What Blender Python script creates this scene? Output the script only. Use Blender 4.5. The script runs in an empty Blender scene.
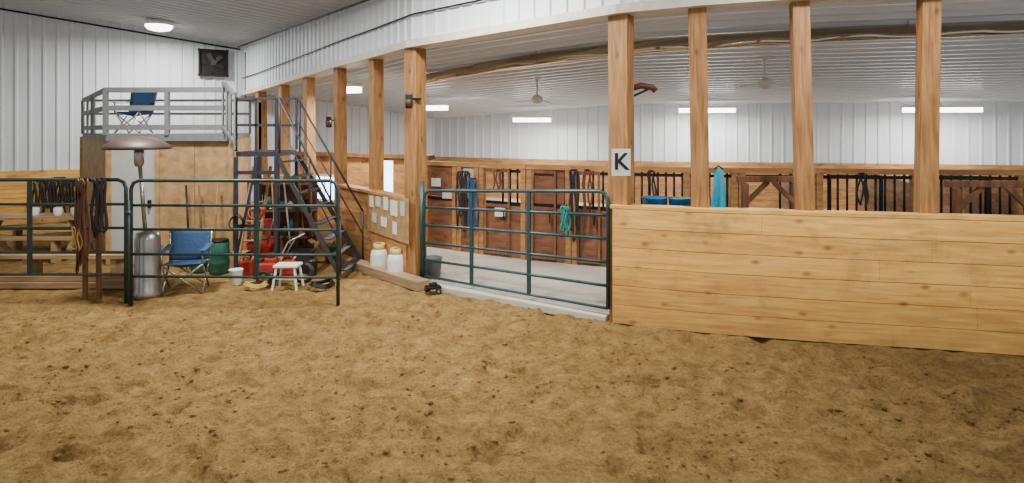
import bpy, math, random
from mathutils import Vector, Matrix, noise
random.seed(7)
F=600.;HY=130.;CZ=2.1;CX=512.
def P(px,py,d): return Vector(((px-CX)/F*d, d, CZ-(py-HY)/F*d))
def G(px,d,z=0.): return Vector(((px-CX)/F*d,d,z))
S=bpy.context.scene
WL={}
# ---------------------------------------------------------------- materials
def nt(name):
    m=bpy.data.materials.new(name); m.use_nodes=True
    n=m.node_tree; b=n.nodes['Principled BSDF']; return m,n,b
def lin(c):
    r=[]
    for x in c:
        x=x/255.
        r.append(x/12.92 if x<=.04045 else ((x+.055)/1.055)**2.4)
    return (*r,1)
def mat(name,c,rough=.6,metal=0.,emi=0.,var=.12,bump=.0,scale=8):
    m,n,b=nt(name); c=lin(c)
    b.inputs['Roughness'].default_value=rough; b.inputs['Metallic'].default_value=metal
    tc=n.nodes.new('ShaderNodeTexCoord'); no=n.nodes.new('ShaderNodeTexNoise'); no.inputs['Scale'].default_value=scale; no.inputs['Detail'].default_value=4
    n.links.new(tc.outputs['Object'],no.inputs['Vector'])
    r=n.nodes.new('ShaderNodeValToRGB'); e=r.color_ramp.elements
    e[0].position=.3; e[1].position=.7
    e[0].color=(*[x*(1-var) for x in c[:3]],1); e[1].color=(*[min(1,x*(1+var)) for x in c[:3]],1)
    n.links.new(no.outputs['Fac'],r.inputs['Fac']); n.links.new(r.outputs['Color'],b.inputs['Base Color'])
    if emi: b.inputs['Emission Color'].default_value=c; b.inputs['Emission Strength'].default_value=emi
    if bump:
        bp=n.nodes.new('ShaderNodeBump'); bp.inputs['Strength'].default_value=bump; bp.inputs['Distance'].default_value=.02
        n.links.new(no.outputs['Fac'],bp.inputs['Height']); n.links.new(bp.outputs['Normal'],b.inputs['Normal'])
    return m
def wood(name,c1,c2,grain=(1.2,1.2,14),knots=True,rough=.65,island=.25,dirt=0.,low=0.):
    m,n,b=nt(name); c1=lin(c1); c2=lin(c2); L=n.links.new
    tc=n.nodes.new('ShaderNodeTexCoord'); mp=n.nodes.new('ShaderNodeMapping'); mp.inputs['Scale'].default_value=grain
    L(tc.outputs['Object'],mp.inputs['Vector'])
    no=n.nodes.new('ShaderNodeTexNoise'); no.inputs['Scale'].default_value=2.2; no.inputs['Detail'].default_value=7; no.inputs['Distortion'].default_value=.6
    L(mp.outputs['Vector'],no.inputs['Vector'])
    r=n.nodes.new('ShaderNodeValToRGB'); e=r.color_ramp.elements; e[0].position=.32; e[1].position=.68; e[0].color=c2; e[1].color=c1
    L(no.outputs['Fac'],r.inputs['Fac']); col=r.outputs['Color']
    g=n.nodes.new('ShaderNodeNewGeometry')
    ma=n.nodes.new('ShaderNodeMapRange'); ma.inputs['To Min'].default_value=1-island; ma.inputs['To Max'].default_value=1+island*.4
    L(g.outputs['Random Per Island'],ma.inputs['Value'])
    mx=n.nodes.new('ShaderNodeMix'); mx.data_type='RGBA'; mx.blend_type='MULTIPLY'; mx.inputs['Factor'].default_value=1
    L(col,mx.inputs['A']); L(ma.outputs['Result'],mx.inputs['B']); col=mx.outputs['Result']
    if knots:
        mk=n.nodes.new('ShaderNodeMapping'); mk.inputs['Scale'].default_value=tuple(3.0 if x<5 else 5.5 for x in grain)
        L(tc.outputs['Object'],mk.inputs['Vector'])
        v=n.nodes.new('ShaderNodeTexVoronoi'); v.inputs['Scale'].default_value=1.; L(mk.outputs['Vector'],v.inputs['Vector'])
        rk=n.nodes.new('ShaderNodeValToRGB'); ek=rk.color_ramp.elements; ek[0].position=.05; ek[0].color=(.25,.12,.05,1); ek[1].position=.18; ek[1].color=(1,1,1,1)
        L(v.outputs['Distance'],rk.inputs['Fac'])
        m2=n.nodes.new('ShaderNodeMix'); m2.data_type='RGBA'; m2.blend_type='MULTIPLY'; m2.inputs['Factor'].default_value=.7
        L(col,m2.inputs['A']); L(rk.outputs['Color'],m2.inputs['B']); col=m2.outputs['Result']
    if dirt:
        n3=n.nodes.new('ShaderNodeTexNoise'); n3.inputs['Scale'].default_value=2.4; n3.inputs['Detail'].default_value=8; n3.inputs['Roughness'].default_value=.65; L(tc.outputs['Object'],n3.inputs['Vector'])
        r3=n.nodes.new('ShaderNodeValToRGB'); r3.color_ramp.elements[0].position=.50; r3.color_ramp.elements[1].position=.68
        L(n3.outputs['Fac'],r3.inputs['Fac'])
        mm=n.nodes.new('ShaderNodeMath'); mm.operation='MULTIPLY'; mm.inputs[1].default_value=dirt; L(r3.outputs['Color'],mm.inputs[0]); fac=mm.outputs[0]
        if low:
            sx=n.nodes.new('ShaderNodeSeparateXYZ'); L(g.outputs['Position'],sx.inputs[0])
            mr=n.nodes.new('ShaderNodeMapRange'); mr.inputs['From Min'].default_value=0; mr.inputs['From Max'].default_value=.6; mr.inputs['To Min'].default_value=low; mr.inputs['To Max'].default_value=0
            L(sx.outputs['Z'],mr.inputs['Value'])
            m5=n.nodes.new('ShaderNodeMath'); m5.operation='MULTIPLY'; L(mr.outputs['Result'],m5.inputs[0]); L(n3.outputs['Fac'],m5.inputs[1])
            m4=n.nodes.new('ShaderNodeMath'); m4.operation='MAXIMUM'; L(fac,m4.inputs[0]); L(m5.outputs[0],m4.inputs[1]); fac=m4.outputs[0]
        m3=n.nodes.new('ShaderNodeMix'); m3.data_type='RGBA'; m3.blend_type='MIX'; L(fac,m3.inputs['Factor']); L(col,m3.inputs['A']); m3.inputs['B'].default_value=lin((132,102,66)); col=m3.outputs['Result']
    L(col,b.inputs['Base Color']); b.inputs['Roughness'].default_value=rough
    bp=n.nodes.new('ShaderNodeBump'); bp.inputs['Strength'].default_value=.2; bp.inputs['Distance'].default_value=.01
    L(no.outputs['Fac'],bp.inputs['Height']); L(bp.outputs['Normal'],b.inputs['Normal'])
    return m
M=dict(
 post=wood('post_wood',(190,138,78),(130,88,46),(13,13,1.),dirt=.4),
 board=wood('pine_board',(250,198,104),(216,156,72),(1.,1.,12),island=.14,dirt=.5,low=1.),
 sill=wood('sill_wood',(176,150,116),(140,116,86),(1,1,12),knots=False),
 orange=wood('orange_ply',(194,142,86),(150,102,58),(1.2,1.2,6)),
 brown=wood('brown_ply',(146,96,64),(98,62,42),(1,1,5),island=.3),
 dark=wood('dark_timber',(140,94,60),(94,62,40),(8,8,1.5),knots=False),
 osb=wood('plywood_tan',(190,154,104),(150,118,76),(3,3,3.5),island=.12,dirt=.35),
 table=wood('weathered_table',(180,148,106),(136,106,74),(1,8,8),knots=False),
 white=mat('white_steel',(212,218,223),.45,0,var=.04,scale=1.5),
 whitec=mat('white_ceiling_steel',(216,219,223),.22,0,var=.03,scale=1.2),
 ceil=mat('grey_ceiling_steel',(186,192,196),.5,0,var=.04,scale=1.2),
 trim=mat('cream_trim',(200,192,174),.5),
 grey=mat('grey_paint',(112,114,116),.6,var=.1),
 pale=mat('pale_door',(176,178,168),.6,var=.06),
 green=mat('green_pipe_paint',(44,62,60),.45,.2,var=.25),
 teal=mat('teal_pipe_paint',(42,72,76),.4,.2,var=.2),
 black=mat('black_paint',(40,40,46),.5,var=.2),
 blacks=mat('black_steel',(24,22,22),.45,.3),
 dgrey=mat('dark_grey_metal',(66,64,62),.5,.4),
 steel=mat('brushed_steel',(170,165,158),.3,.9),
 bronze=mat('bronze_reflector',(196,184,164),.13,1.,var=.06,scale=2),
 bronzed=mat('dark_bronze',(64,50,44),.5,.0,var=.15),
 blue=mat('navy_canvas',(42,76,112),.8,bump=.3,scale=30),
 bblue=mat('bright_blue_plastic',(24,120,190),.4),
 turq=mat('turquoise_cloth',(36,160,185),.85,bump=.4,scale=12),
 gp=mat('green_plastic',(34,92,74),.5),
 red=mat('red_paint',(156,46,38),.45,var=.2),
 wp=mat('white_plastic',(224,224,216),.5,var=.05),
 yel=mat('yellow_paint',(206,184,112),.5),
 paper=mat('paper',(224,222,214),.8,var=.03),
 paperb=mat('tinted_paper',(186,192,182),.8,var=.1),
 ink=mat('black_ink',(14,14,14),.7),
 leather=mat('brown_leather',(92,54,36),.6,var=.3,scale=20),
 leatherd=mat('dark_leather',(40,32,32),.6,var=.3,scale=20),
 rubber=mat('rubber',(26,26,28),.8),
 rope=mat('yellow_rope',(180,146,80),.9),
 tealr=mat('teal_rope',(30,120,112),.8),
 lamp=mat('lamp_lens',(255,252,244),.4,emi=9,var=0),
 glow=mat('daylit_glass',(190,216,255),.3,emi=7,var=.02),
 conc=mat('concrete_aisle',(190,182,168),.8,var=.12,bump=.1,scale=4),
)
# dirt
def dirt():
    m,n,b=nt('arena_sand'); L=n.links.new
    g=n.nodes.new('ShaderNodeNewGeometry')
    def noi(s,d,r=.6,dist=0):
        x=n.nodes.new('ShaderNodeTexNoise'); x.inputs['Scale'].default_value=s; x.inputs['Detail'].default_value=d; x.inputs['Roughness'].default_value=r; x.inputs['Distortion'].default_value=dist; L(g.outputs['Position'],x.inputs['Vector']); return x
    a=noi(.7,6,.65); c=noi(6,8,.72,.4); f=noi(42,6,.8)
    r=n.nodes.new('ShaderNodeValToRGB'); e=r.color_ramp.elements; e[0].position=.30; e[0].color=lin((128,98,56)); e[1].position=.72; e[1].color=lin((202,166,104))
    L(c.outputs['Fac'],r.inputs['Fac'])
    r2=n.nodes.new('ShaderNodeValToRGB'); e=r2.color_ramp.elements; e[0].position=.36; e[0].color=(.84,.82,.79,1); e[1].position=.6; e[1].color=(1,1,1,1)
    L(a.outputs['Fac'],r2.inputs['Fac'])
    r3=n.nodes.new('ShaderNodeValToRGB'); e=r3.color_ramp.elements; e[0].position=.34; e[0].color=(.55,.52,.48,1); e[1].position=.54; e[1].color=(1.0,1.0,1.0,1)
    L(f.outputs['Fac'],r3.inputs['Fac'])
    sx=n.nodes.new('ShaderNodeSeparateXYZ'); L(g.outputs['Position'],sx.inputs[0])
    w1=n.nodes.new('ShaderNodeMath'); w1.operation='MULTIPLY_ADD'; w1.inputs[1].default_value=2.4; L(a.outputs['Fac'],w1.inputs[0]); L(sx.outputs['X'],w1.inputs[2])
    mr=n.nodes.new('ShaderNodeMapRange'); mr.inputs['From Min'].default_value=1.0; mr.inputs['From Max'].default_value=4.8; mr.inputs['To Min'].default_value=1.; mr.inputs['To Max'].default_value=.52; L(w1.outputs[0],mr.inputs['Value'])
    cur=r.outputs['Color']
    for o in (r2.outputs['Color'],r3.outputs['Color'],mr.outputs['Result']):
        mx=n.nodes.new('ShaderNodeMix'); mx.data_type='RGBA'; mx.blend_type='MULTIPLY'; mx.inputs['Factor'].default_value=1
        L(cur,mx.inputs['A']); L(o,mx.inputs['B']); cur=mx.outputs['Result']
    L(cur,b.inputs['Base Color']); b.inputs['Roughness'].default_value=.95
    b.inputs['Specular IOR Level'].default_value=.1
    ad=n.nodes.new('ShaderNodeMath'); ad.operation='ADD'; L(c.outputs['Fac'],ad.inputs[0])
    mu=n.nodes.new('ShaderNodeMath'); mu.operation='MULTIPLY'; mu.inputs[1].default_value=.4; L(f.outputs['Fac'],mu.inputs[0]); L(mu.outputs[0],ad.inputs[1])
    bp=n.nodes.new('ShaderNodeBump'); bp.inputs['Strength'].default_value=1.; bp.inputs['Distance'].default_value=.07
    L(ad.outputs[0],bp.inputs['Height']); L(bp.outputs['Normal'],b.inputs['Normal'])
    return m
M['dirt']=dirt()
# ---------------------------------------------------------------- mesh builder
class MB:
    def __init__(s): s.v=[];s.f=[];s.sm=[]
    def add(s,vs,fs,smooth=False):
        n=len(s.v); s.v+=[Vector(v) for v in vs]
        for f in fs: s.f.append([i+n for i in f]); s.sm.append(smooth)
        return s
    def box(s,c,size,rz=0.,rot=None):
        R=rot if rot is not None else Matrix.Rotation(rz,3,'Z'); c=Vector(c); h=[x/2 for x in size]
        vs=[c+R@Vector((x*h[0],y*h[1],z*h[2])) for x in(-1,1) for y in(-1,1) for z in(-1,1)]
        return s.add(vs,[(0,1,3,2),(4,6,7,5),(0,4,5,1),(2,3,7,6),(0,2,6,4),(1,5,7,3)])
    def frame(s,a,b,up):
        x=(b-a).normalized(); u=Vector(up)
        if abs(x.dot(u.normalized()))>.98: u=Vector((0,1,0)) if abs(x.z)>.7 else Vector((0,0,1))
        y=u.cross(x).normalized(); z=x.cross(y); return x,y,z
    def beam(s,a,b,w,h,up=(0,0,1)):
        a=Vector(a);b=Vector(b);x,y,z=s.frame(a,b,up)
        vs=[p+y*(i*w/2)+z*(j*h/2) for p in(a,b) for i in(-1,1) for j in(-1,1)]
        return s.add(vs,[(0,1,3,2),(4,6,7,5),(0,4,5,1),(2,3,7,6),(0,2,6,4),(1,5,7,3)])
    def pline(s,pts,w,h):
        vs=[];N=len(pts)
        for i,p in enumerate(pts):
            d=pts[min(i+1,N-1)]-pts[max(i-1,0)]; d.z=0; d.normalize(); n=Vector((d.y,-d.x,0))
            for o,z in((-w/2,-h/2),(w/2,-h/2),(w/2,h/2),(-w/2,h/2)): vs.append(p+n*o+Vector((0,0,z)))
        fs=[(i*4+k,i*4+(k+1)%4,i*4+4+(k+1)%4,i*4+4+k) for i in range(N-1) for k in range(4)]
        fs+=[(0,3,2,1),tuple((N-1)*4+k for k in range(4))]
        return s.add(vs,fs)
    def tube(s,a,b,r,n=10,r2=None): return s.path([a,b],r,n,r2=r2)
    def path(s,pts,r,n=8,closed=False,r2=None,flat=None):
        pts=[Vector(p) for p in pts]; N=len(pts); vs=[];fs=[]
        for i,p in enumerate(pts):
            t=(pts[(i+1)%N]-pts[i-1]) if closed else (pts[min(i+1,N-1)]-pts[max(i-1,0)])
            if t.length<1e-6: t=Vector((0,0,1))
            t.normalize()
            u=Vector((0,1,0)) if abs(t.y)<.9 else Vector((0,0,1))
            x=u.cross(t).normalized(); y=t.cross(x)
            rr=r if (r2 is None or N<2) else r+(r2-r)*i/(N-1)
            for k in range(n):
                a=2*math.pi*k/n
                vs.append(p+x*math.cos(a)*rr+y*math.sin(a)*rr*(flat or 1))
        for i in range(N if closed else N-1):
            for k in range(n):
                j=(i+1)%N
                fs.append((i*n+k,i*n+(k+1)%n,j*n+(k+1)%n,j*n+k))
        s.add(vs,fs,True)
        if not closed:
            m=len(s.v)-len(vs)
            s.f.append([m+k for k in range(n)][::-1]); s.sm.append(False)
            s.f.append([m+(N-1)*n+k for k in range(n)]); s.sm.append(False)
        return s
    def lathe(s,c,prof,n=24):
        c=Vector(c); vs=[];fs=[]
        for r,z in prof:
            for k in range(n):
                a=2*math.pi*k/n; vs.append(c+Vector((r*math.cos(a),r*math.sin(a),z)))
        for i in range(len(prof)-1):
            for k in range(n): fs.append((i*n+k,i*n+(k+1)%n,(i+1)*n+(k+1)%n,(i+1)*n+k))
        fs.append(tuple(range(n))[::-1]); fs.append(tuple((len(prof)-1)*n+k for k in range(n)))
        return s.add(vs,fs,True)
    def done(s,name,m,parent=None,label=None,cat=None,group=None,kind=None,bevel=0.):
        xs=[v.x for v in s.v];ys=[v.y for v in s.v];zs=[v.z for v in s.v]
        c=Vector(((min(xs)+max(xs))/2,(min(ys)+max(ys))/2,min(zs)))
        me=bpy.data.meshes.new(name); me.from_pydata([v-c for v in s.v],[],s.f)
        for p,q in zip(me.polygons,s.sm): p.use_smooth=q
        me.materials.append(M[m]); me.validate(); me.update()
        o=bpy.data.objects.new(name,me); S.collection.objects.link(o); WL[o.name]=c
        if parent is not None: o.parent=parent; o.location=c-WL[parent.name]
        else: o.location=c
        if label:o['label']=label
        if cat:o['category']=cat
        if group:o['group']=group
        if kind:o['kind']=kind
        if bevel:
            b=o.modifiers.new('bevel','BEVEL'); b.width=bevel; b.segments=2; b.limit_method='ANGLE'
        return o
def thing(name,label,cat,loc,group=None,kind=None):
    o=bpy.data.objects.new(name,None); S.collection.objects.link(o); o.location=loc; WL[o.name]=Vector(loc); o.empty_display_size=.1
    o['label']=label;o['category']=cat
    if group:o['group']=group
    if kind:o['kind']=kind
    return o
def lerp(a,b,t): return a+(b-a)*t
up=Vector((0,0,1))
# ---------------------------------------------------------------- layout
Wd=[(245,15.7),(262,14.5),(285,13.2),(310,12.),(340,10.8),(376,9.5),(415,8.4),(621,6.6),(700,6.35),(805,6.1),(928,5.88),(1024,5.7),(1200,5.45)]
W=[G(*a) for a in Wd]
HB=[3.02,3.05,3.12,3.18,3.24,3.25,3.27,3.39,3.42,3.44,3.45,3.46,3.48]
def cz(x,y): return 4.32-.1027*(x+7)-.0567*(y-15.7)
FAR=[Vector((-8.1+5.6*i/6.,26.5-7.2*i/6.,0)) for i in range(7)]+[G(a,b) for a,b in[(620,16.5),(715,16.1),(820,15.6),(930,15.1),(1024,14.6),(1250,13.8)]]
FZ=[2.45]*6+[2.5,2.84,2.84,2.84,2.84,2.83,2.82]
def wallpt(px):
    for i in range(len(Wd)-1):
        a,b=Wd[i],Wd[i+1]
        if a[0]<=px<=b[0]:
            A,B=W[i],W[i+1]; k=(px-CX)/F
            t=(k*A.y-A.x)/((B.x-A.x)-k*(B.y-A.y)); return A.lerp(B,t)
def nrm(a,b):
    d=(b-a); d.z=0; d.normalize(); n=Vector((d.y,-d.x,0));
    if n.dot(-(a+b))<0: n=-n
    return n
def ribbed(mb,pts,zb,zt,sp=.24,dep=.03):
    for i in range(len(pts)-1):
        a,b=pts[i],pts[i+1]; L=(b-a).length; n=nrm(a,b); k=max(1,round(L/sp)); q=L/k
        prof=[]
        for j in range(k):
            s0=j*q; prof+=[(s0,0),(s0+q-.07,0),(s0+q-.055,dep),(s0+q-.02,dep),(s0+q-.005,0)]
        prof.append((L,0)); vs=[]
        for s_,o in prof:
            t=s_/L; p=a.lerp(b,t)+n*o
            vs.append(Vector((p.x,p.y,lerp(zb[i],zb[i+1],t)))); vs.append(Vector((p.x,p.y,lerp(zt[i],zt[i+1],t))))
        mb.add(vs,[(2*j,2*j+2,2*j+3,2*j+1) for j in range(len(prof)-1)])
# floor
def gz(x,y):
    amp=1. if y<7 else max(.25,1-(y-7)/1.5)
    q=Vector((x,y,0))
    z=.024*noise.noise(q*1.1)+.026*noise.noise(q*2.9+Vector((5,2,1)))+.028*noise.noise(q*6.3+Vector((1,7,3)))
    h=noise.noise(q*3.7+Vector((11,3,8)))
    if h>.2: z-=(h-.2)*.20
    h=noise.noise(q*5.1+Vector((31,13,8)))
    if h>.3: z+=(h-.3)*.12
    z+=.017*noise.noise(q*13)+.010*noise.noise(q*27)
    # settle to the threshold level along the wall line
    return z*amp-.015
def floor():
    nx,ny=620,560; vs=[];fs=[]
    for j in range(ny+1):
        t=j/ny; y=2.6+ (17.7)*(t**1.9)
        for i in range(nx+1):
            u=i/nx*2-1; x=-2+13*(.55*u+.45*u**3)
            z=gz(x,y)
            if x>.9:
                wy=6.6-.26*(x-1.2); k=max(0,1-abs(y-wy)/.55); z=lerp(z,.012+.3*z,k)
            vs.append((x,y,z))
    w=nx+1
    for j in range(ny):
        for i in range(nx): fs.append((j*w+i,j*w+i+1,(j+1)*w+i+1,(j+1)*w+i))
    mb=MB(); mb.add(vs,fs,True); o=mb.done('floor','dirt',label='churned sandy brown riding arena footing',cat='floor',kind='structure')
floor()
mb=MB(); rnd=random.Random(3)
ico=[(0,0,1),(.89,0,.45),(.28,.85,.45),(-.72,.53,.45),(-.72,-.53,.45),(.28,-.85,.45),(.72,.53,-.3),(-.28,.85,-.3),(-.89,0,-.3),(-.28,-.85,-.3),(.72,-.53,-.3)]
icf=[(0,1,2),(0,2,3),(0,3,4),(0,4,5),(0,5,1),(1,6,2),(2,7,3),(3,8,4),(4,9,5),(5,10,1),(2,6,7),(3,7,8),(4,8,9),(5,9,10),(1,10,6)]
for k in range(6500):
    y=3.2+3.9*rnd.random()**.8; x=(rnd.random()*2-1)*y*.92
    if x>.9 and y>6.1-(x-1.1)*.25: continue
    if noise.noise(Vector((x*1.7,y*1.7,4)))<-.18: continue
    r=.005+.019*rnd.random()**4; z=gz(x,y); a=rnd.random()*6.28
    ca,sa=math.cos(a),math.sin(a)
    sc_=[r*(.7+.6*rnd.random()) for _ in range(3)]
    vs=[]
    for p in ico:
        q=1+.3*(rnd.random()-.5); X=p[0]*sc_[0]*q;Y=p[1]*sc_[1]*q
        vs.append((x+X*ca-Y*sa,y+X*sa+Y*ca,z+p[2]*sc_[2]*q*.75+r*.1))
    mb.add(vs,icf)
mb.done('dirt_clods','dirt',label='loose crumbly dirt clods scattered over the arena footing',cat='dirt',kind='stuff')
# aisle slab
mb=MB(); n=len(W); vs=[]
for i in range(6,n):
    vs+= [Vector((W[i].x,W[i].y+.12,.05)),Vector((FAR[i].x,FAR[i].y,.05)),Vector((W[i].x,W[i].y+.12,-.1))]
fs=[]
for i in range(n-7): fs+=[(3*i,3*i+3,3*i+4,3*i+1),(3*i+2,3*i+5,3*i+3,3*i)]
mb.add(vs,fs); mb.done('floor.001','conc',label='pale swept concrete stable aisle floor',cat='floor',kind='structure')
# end wall
EC=Vector((-7.0,15.7,0)); ED=Vector((-4.27,-2.5,0))
def endpt(px,off=.0):
    k=(px-CX)/F; t=(k*EC.y-EC.x)/(ED.x-k*ED.y); return EC+ED*t+nrm(EC,EC+ED)*off
E2=EC+ED*1.5
mb=MB(); ribbed(mb,[EC,E2],[0,0],[cz(EC.x,EC.y)+.05,cz(E2.x,E2.y)+.05],.25,.03)
mb.done('wall_end','white',label='white ribbed steel arena end wall',cat='wall',kind='structure')
mb=MB(); eb=Vector((-2.5,19.3,0)); ribbed(mb,[EC+Vector((.02,.02,0)),eb],[0,0],[3.1,2.6],.25,.03)
mb.done('wall_stable_end','white',label='white ribbed steel stable end wall',cat='wall',kind='structure')
# header wall
mb=MB(); Wt=[cz(p.x,p.y)+.05 for p in W]
ribbed(mb,[p+Vector((0,-.10,0)) for p in W],HB,Wt,.22,.025)
mb.done('wall_side','white',label='white ribbed steel wall above the post line',cat='wall',kind='structure')
mb=MB(); mb.pline([W[i]+Vector((0,0,HB[i]+.02)) for i in range(len(W))],.30,.10)
mb.done('trim_1','trim',label='cream metal flashing under the upper wall',cat='trim',kind='structure')
mb=MB(); mb.pline([W[i]+Vector((0,.02,HB[i]+.2)) for i in range(len(W))],.1,.3)
mb.done('trim_2','post',label='timber header beam carried on the posts',cat='beam',kind='structure')
# far stable wall
mb=MB(); ribbed(mb,FAR[6:],[1.2]*7,[z+.02 for z in FZ[6:]],.3,.03)
mb.done('wall_far','white',label='white ribbed steel far wall of stable',cat='wall',kind='structure')
mb=MB()
for k in range(6): mb.pline([p+Vector((0,-.03,.15+.2*k)) for p in FAR[6:]],.05,.19)
mb.done('wall_far_boarding','orange',label='pine boarding low on the far wall',cat='wall',kind='structure')
# stable ceiling
mb=MB(); rows=[];NR=30
for j in range(NR+1):
    t=j/NR
    for (dt,dz) in ((0,0),(.015,0),(.017,-.085),(.024,-.085),(.026,0)):
        tt=min(1,t+dt)
        if j==NR and dt>0: continue
        rows.append([Vector((lerp(W[i].x,FAR[i].x,tt),lerp(W[i].y,FAR[i].y,tt),lerp(HB[i]+.12,FZ[i]+.04,tt)+dz)) for i in range(len(W))])
vs=[v for r in rows for v in r]; w=len(W)
mb.add(vs,[(j*w+i,j*w+i+1,(j+1)*w+i+1,(j+1)*w+i) for j in range(len(rows)-1) for i in range(w-1)])
mb.done('ceiling','whitec',label='glossy white ribbed steel ceiling over the stable',cat='ceiling',kind='structure')
# arena ceiling
mb=MB(); vv=(W[6]-EC)/ (W[6]-EC).length; uu=ED.normalized(); rows=[]
NR=40; tot=12.
for j in range(NR+1):
    for ds,dz in((0,0),(.2,0),(.215,-.03),(.25,-.03),(.265,0)):
        s_=tot*j/NR+ds
        a=EC+vv*s_+Vector((0,0,0)); bq=a+uu*9
        rows.append([Vector((p.x,p.y,cz(p.x,p.y)+dz)) for p in(a-uu*.02,bq)])
vs=[v for r in rows for v in r]
mb.add(vs,[(2*j,2*j+1,2*j+3,2*j+2) for j in range(len(rows)-1)])
mb.done('ceiling.001','ceil',label='grey ribbed steel ceiling over the arena',cat='ceiling',kind='structure')
mb=MB()
for k in range(6):
    mb.beam(EC+ED*.02+nrm(EC,E2)*.06+Vector((0,0,.1+.2*k)),E2+nrm(EC,E2)*.06+Vector((0,0,.1+.2*k)),.05,.192)
mb.done('wall_end_boarding','board',label='pine kickboards along the end wall',cat='wall',kind='structure')
# ---------------------------------------------------------------- posts
tops={262:261,285:284,310:309,340:340,376:376,415:415,621:621,700:697,805:799,928:929,1024:1040}
bots={621:623,700:704,805:811,928:928}
wid={262:.22,285:.2,310:.19,340:.19,376:.19,415:.23,621:.225,700:.185,805:.165,928:.165}
for i,(px,d) in enumerate(Wd):
    if px in(245,1200,1024): continue
    b=G(bots.get(px,px),W[i].y)+Vector((0,.06,0)); tx=tops[px]; t=G(tx,b.y,HB[i]+.06); 
    di=(W[i+1]-W[i-1]).normalized() if i!=6 else (W[7]-W[6]).normalized()
    w_=wid[px]
    nn=Vector((-di.y,di.x,0))
    mb=MB(); mb.beam(b,t,w_,w_*.94,up=nn)
    lab='tall honey pine timber post beside the stable gate' if px in(415,621) else ('honey pine timber post leaning slightly at its top' if px==805 else 'honey pine timber post rising to the upper wall')
    mb.done('timber_post','post',label=lab,cat='post',group='timber posts along the arena side',bevel=.008)
# half wall
def rowboards(pts,ztop,nb,seed):
    rn=random.Random(seed); mb=MB(); h=ztop/nb
    cum=[0]
    for i in range(len(pts)-1): cum.append(cum[-1]+(pts[i+1]-pts[i]).length)
    T=cum[-1]
    def at(s):
        for i in range(len(pts)-1):
            if s<=cum[i+1]+1e-6: return pts[i].lerp(pts[i+1],(s-cum[i])/(cum[i+1]-cum[i]))
        return pts[-1]
    for k in range(nb):
        s=0; e=rn.uniform(1.2,3.6)
        while s<T-.01:
            e=min(e,T)
            if T-e<.4: e=T
            ss=[s+.001]+[c for c in cum if s+.02<c<e-.02]+[e-.001]
            o=Vector((0,-.004*rn.random(),h*(k+.5)))
            mb.pline([at(x)+o for x in ss],.045,h-.006)
            s=e; e=s+rn.uniform(2.4,3.7)
    return mb
front=[wallpt(611)+Vector((0,-.12,0))]+[W[i]+Vector((0,-.12,0)) for i in range(8,13)]
t=thing('wooden_half_wall','pale pine plank kickboard half wall along the arena','half wall',front[0])
rowboards(front,1.245,6,5).done('boarding','board',parent=t)
mb=MB(); mb.pline([p+Vector((0,.08,1.265)) for p in front],.2,.035)
mb.done('cap_rail','board',parent=t)
mb=MB(); mb.pline([p+Vector((0,.16,1.16)) for p in front],.05,.15)
mb.done('back_rail','orange',parent=t)
mb=MB(); mb.pline([wallpt(645)+Vector((0,.28,1.13)),wallpt(699)+Vector((0,.28,1.13))],.34,.03); mb.done('shelf','orange',parent=t)
lf=[wallpt(346)+Vector((-.05,-.14,0)),wallpt(409)+Vector((0,-.14,0))]
t=thing('wooden_half_wall','orange stained plank half wall behind the gas cylinders','half wall',lf[0])
rowboards(lf,1.12,6,2).done('boarding','orange',parent=t)
mb=MB(); mb.beam(lf[0]+Vector((0,.05,1.14)),lf[1]+Vector((0,.05,1.14)),.2,.04); mb.done('cap_rail','orange',parent=t)
mb=MB(); mb.beam(G(345,9.4,.05),G(424,7.9,.05),.2,.13); mb.done('timber_curb','sill',label='weathered timber curb at the stable entrance',cat='curb',bevel=.01)
mb=MB(); mb.beam(G(425,8.15,.01),G(610,6.68,.01),.26,.09); mb.done('concrete_curb','conc',label='pale flat concrete edge under the pipe gate',cat='curb',bevel=.01)
# ---------------------------------------------------------------- pipe panels
def panel(name,label,cat,a,b,za,zb,legs,m,verts,r=.022,group=None):
    t=thing(name,label,cat,Vector((a.x,a.y,0)),group)
    top=(za[0],zb[0]); bot=(za[-1],zb[-1])
    rr=.10; d=(b-a).normalized()
    mb=MB()
    zl0=-.02 if legs else za[-1]; zr0=-.02 if legs else zb[-1]
    pts=[a+Vector((0,0,zl0)),a+Vector((0,0,top[0]-rr)),a+d*rr*.3+Vector((0,0,top[0]-rr*.3)),a+d*rr+Vector((0,0,top[0])),
         b-d*rr+Vector((0,0,top[1])),b-d*rr*.3+Vector((0,0,top[1]-rr*.3)),b+Vector((0,0,top[1]-rr)),b+Vector((0,0,zr0))]
    mb.path(pts,r*1.15,10); mb.done('outer_frame',m,parent=t)
    for z0,z1 in list(zip(za,zb))[1:]:
        mb=MB(); mb.tube(a+Vector((0,0,z0)),b+Vector((0,0,z1)),r*.9,8); mb.done('rail',m,parent=t)
    for v in verts:
        p=a.lerp(b,v); mb=MB(); mb.box(p+Vector((0,0,(lerp(bot[0],bot[1],v)+lerp(top[0],top[1],v))/2)),(.045,.03,lerp(top[0],top[1],v)-lerp(bot[0],bot[1],v)),math.atan2(d.y,d.x)); mb.done('upright',m,parent=t)
    return t
zr=[1.49,1.19,.90,.60,.33]
panel('corral_panel','dark green steel pipe corral panel with hanging tack','fence panel',G(-40,7.35),G(126,7.35),zr,zr,True,'green',[.42],r=.019,group='corral panels')
panel('corral_panel','dark green steel pipe corral panel before the camp chair','fence panel',G(131,7.25),G(338,7.2),zr,zr,True,'green',[.61],r=.019,group='corral panels')
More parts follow.
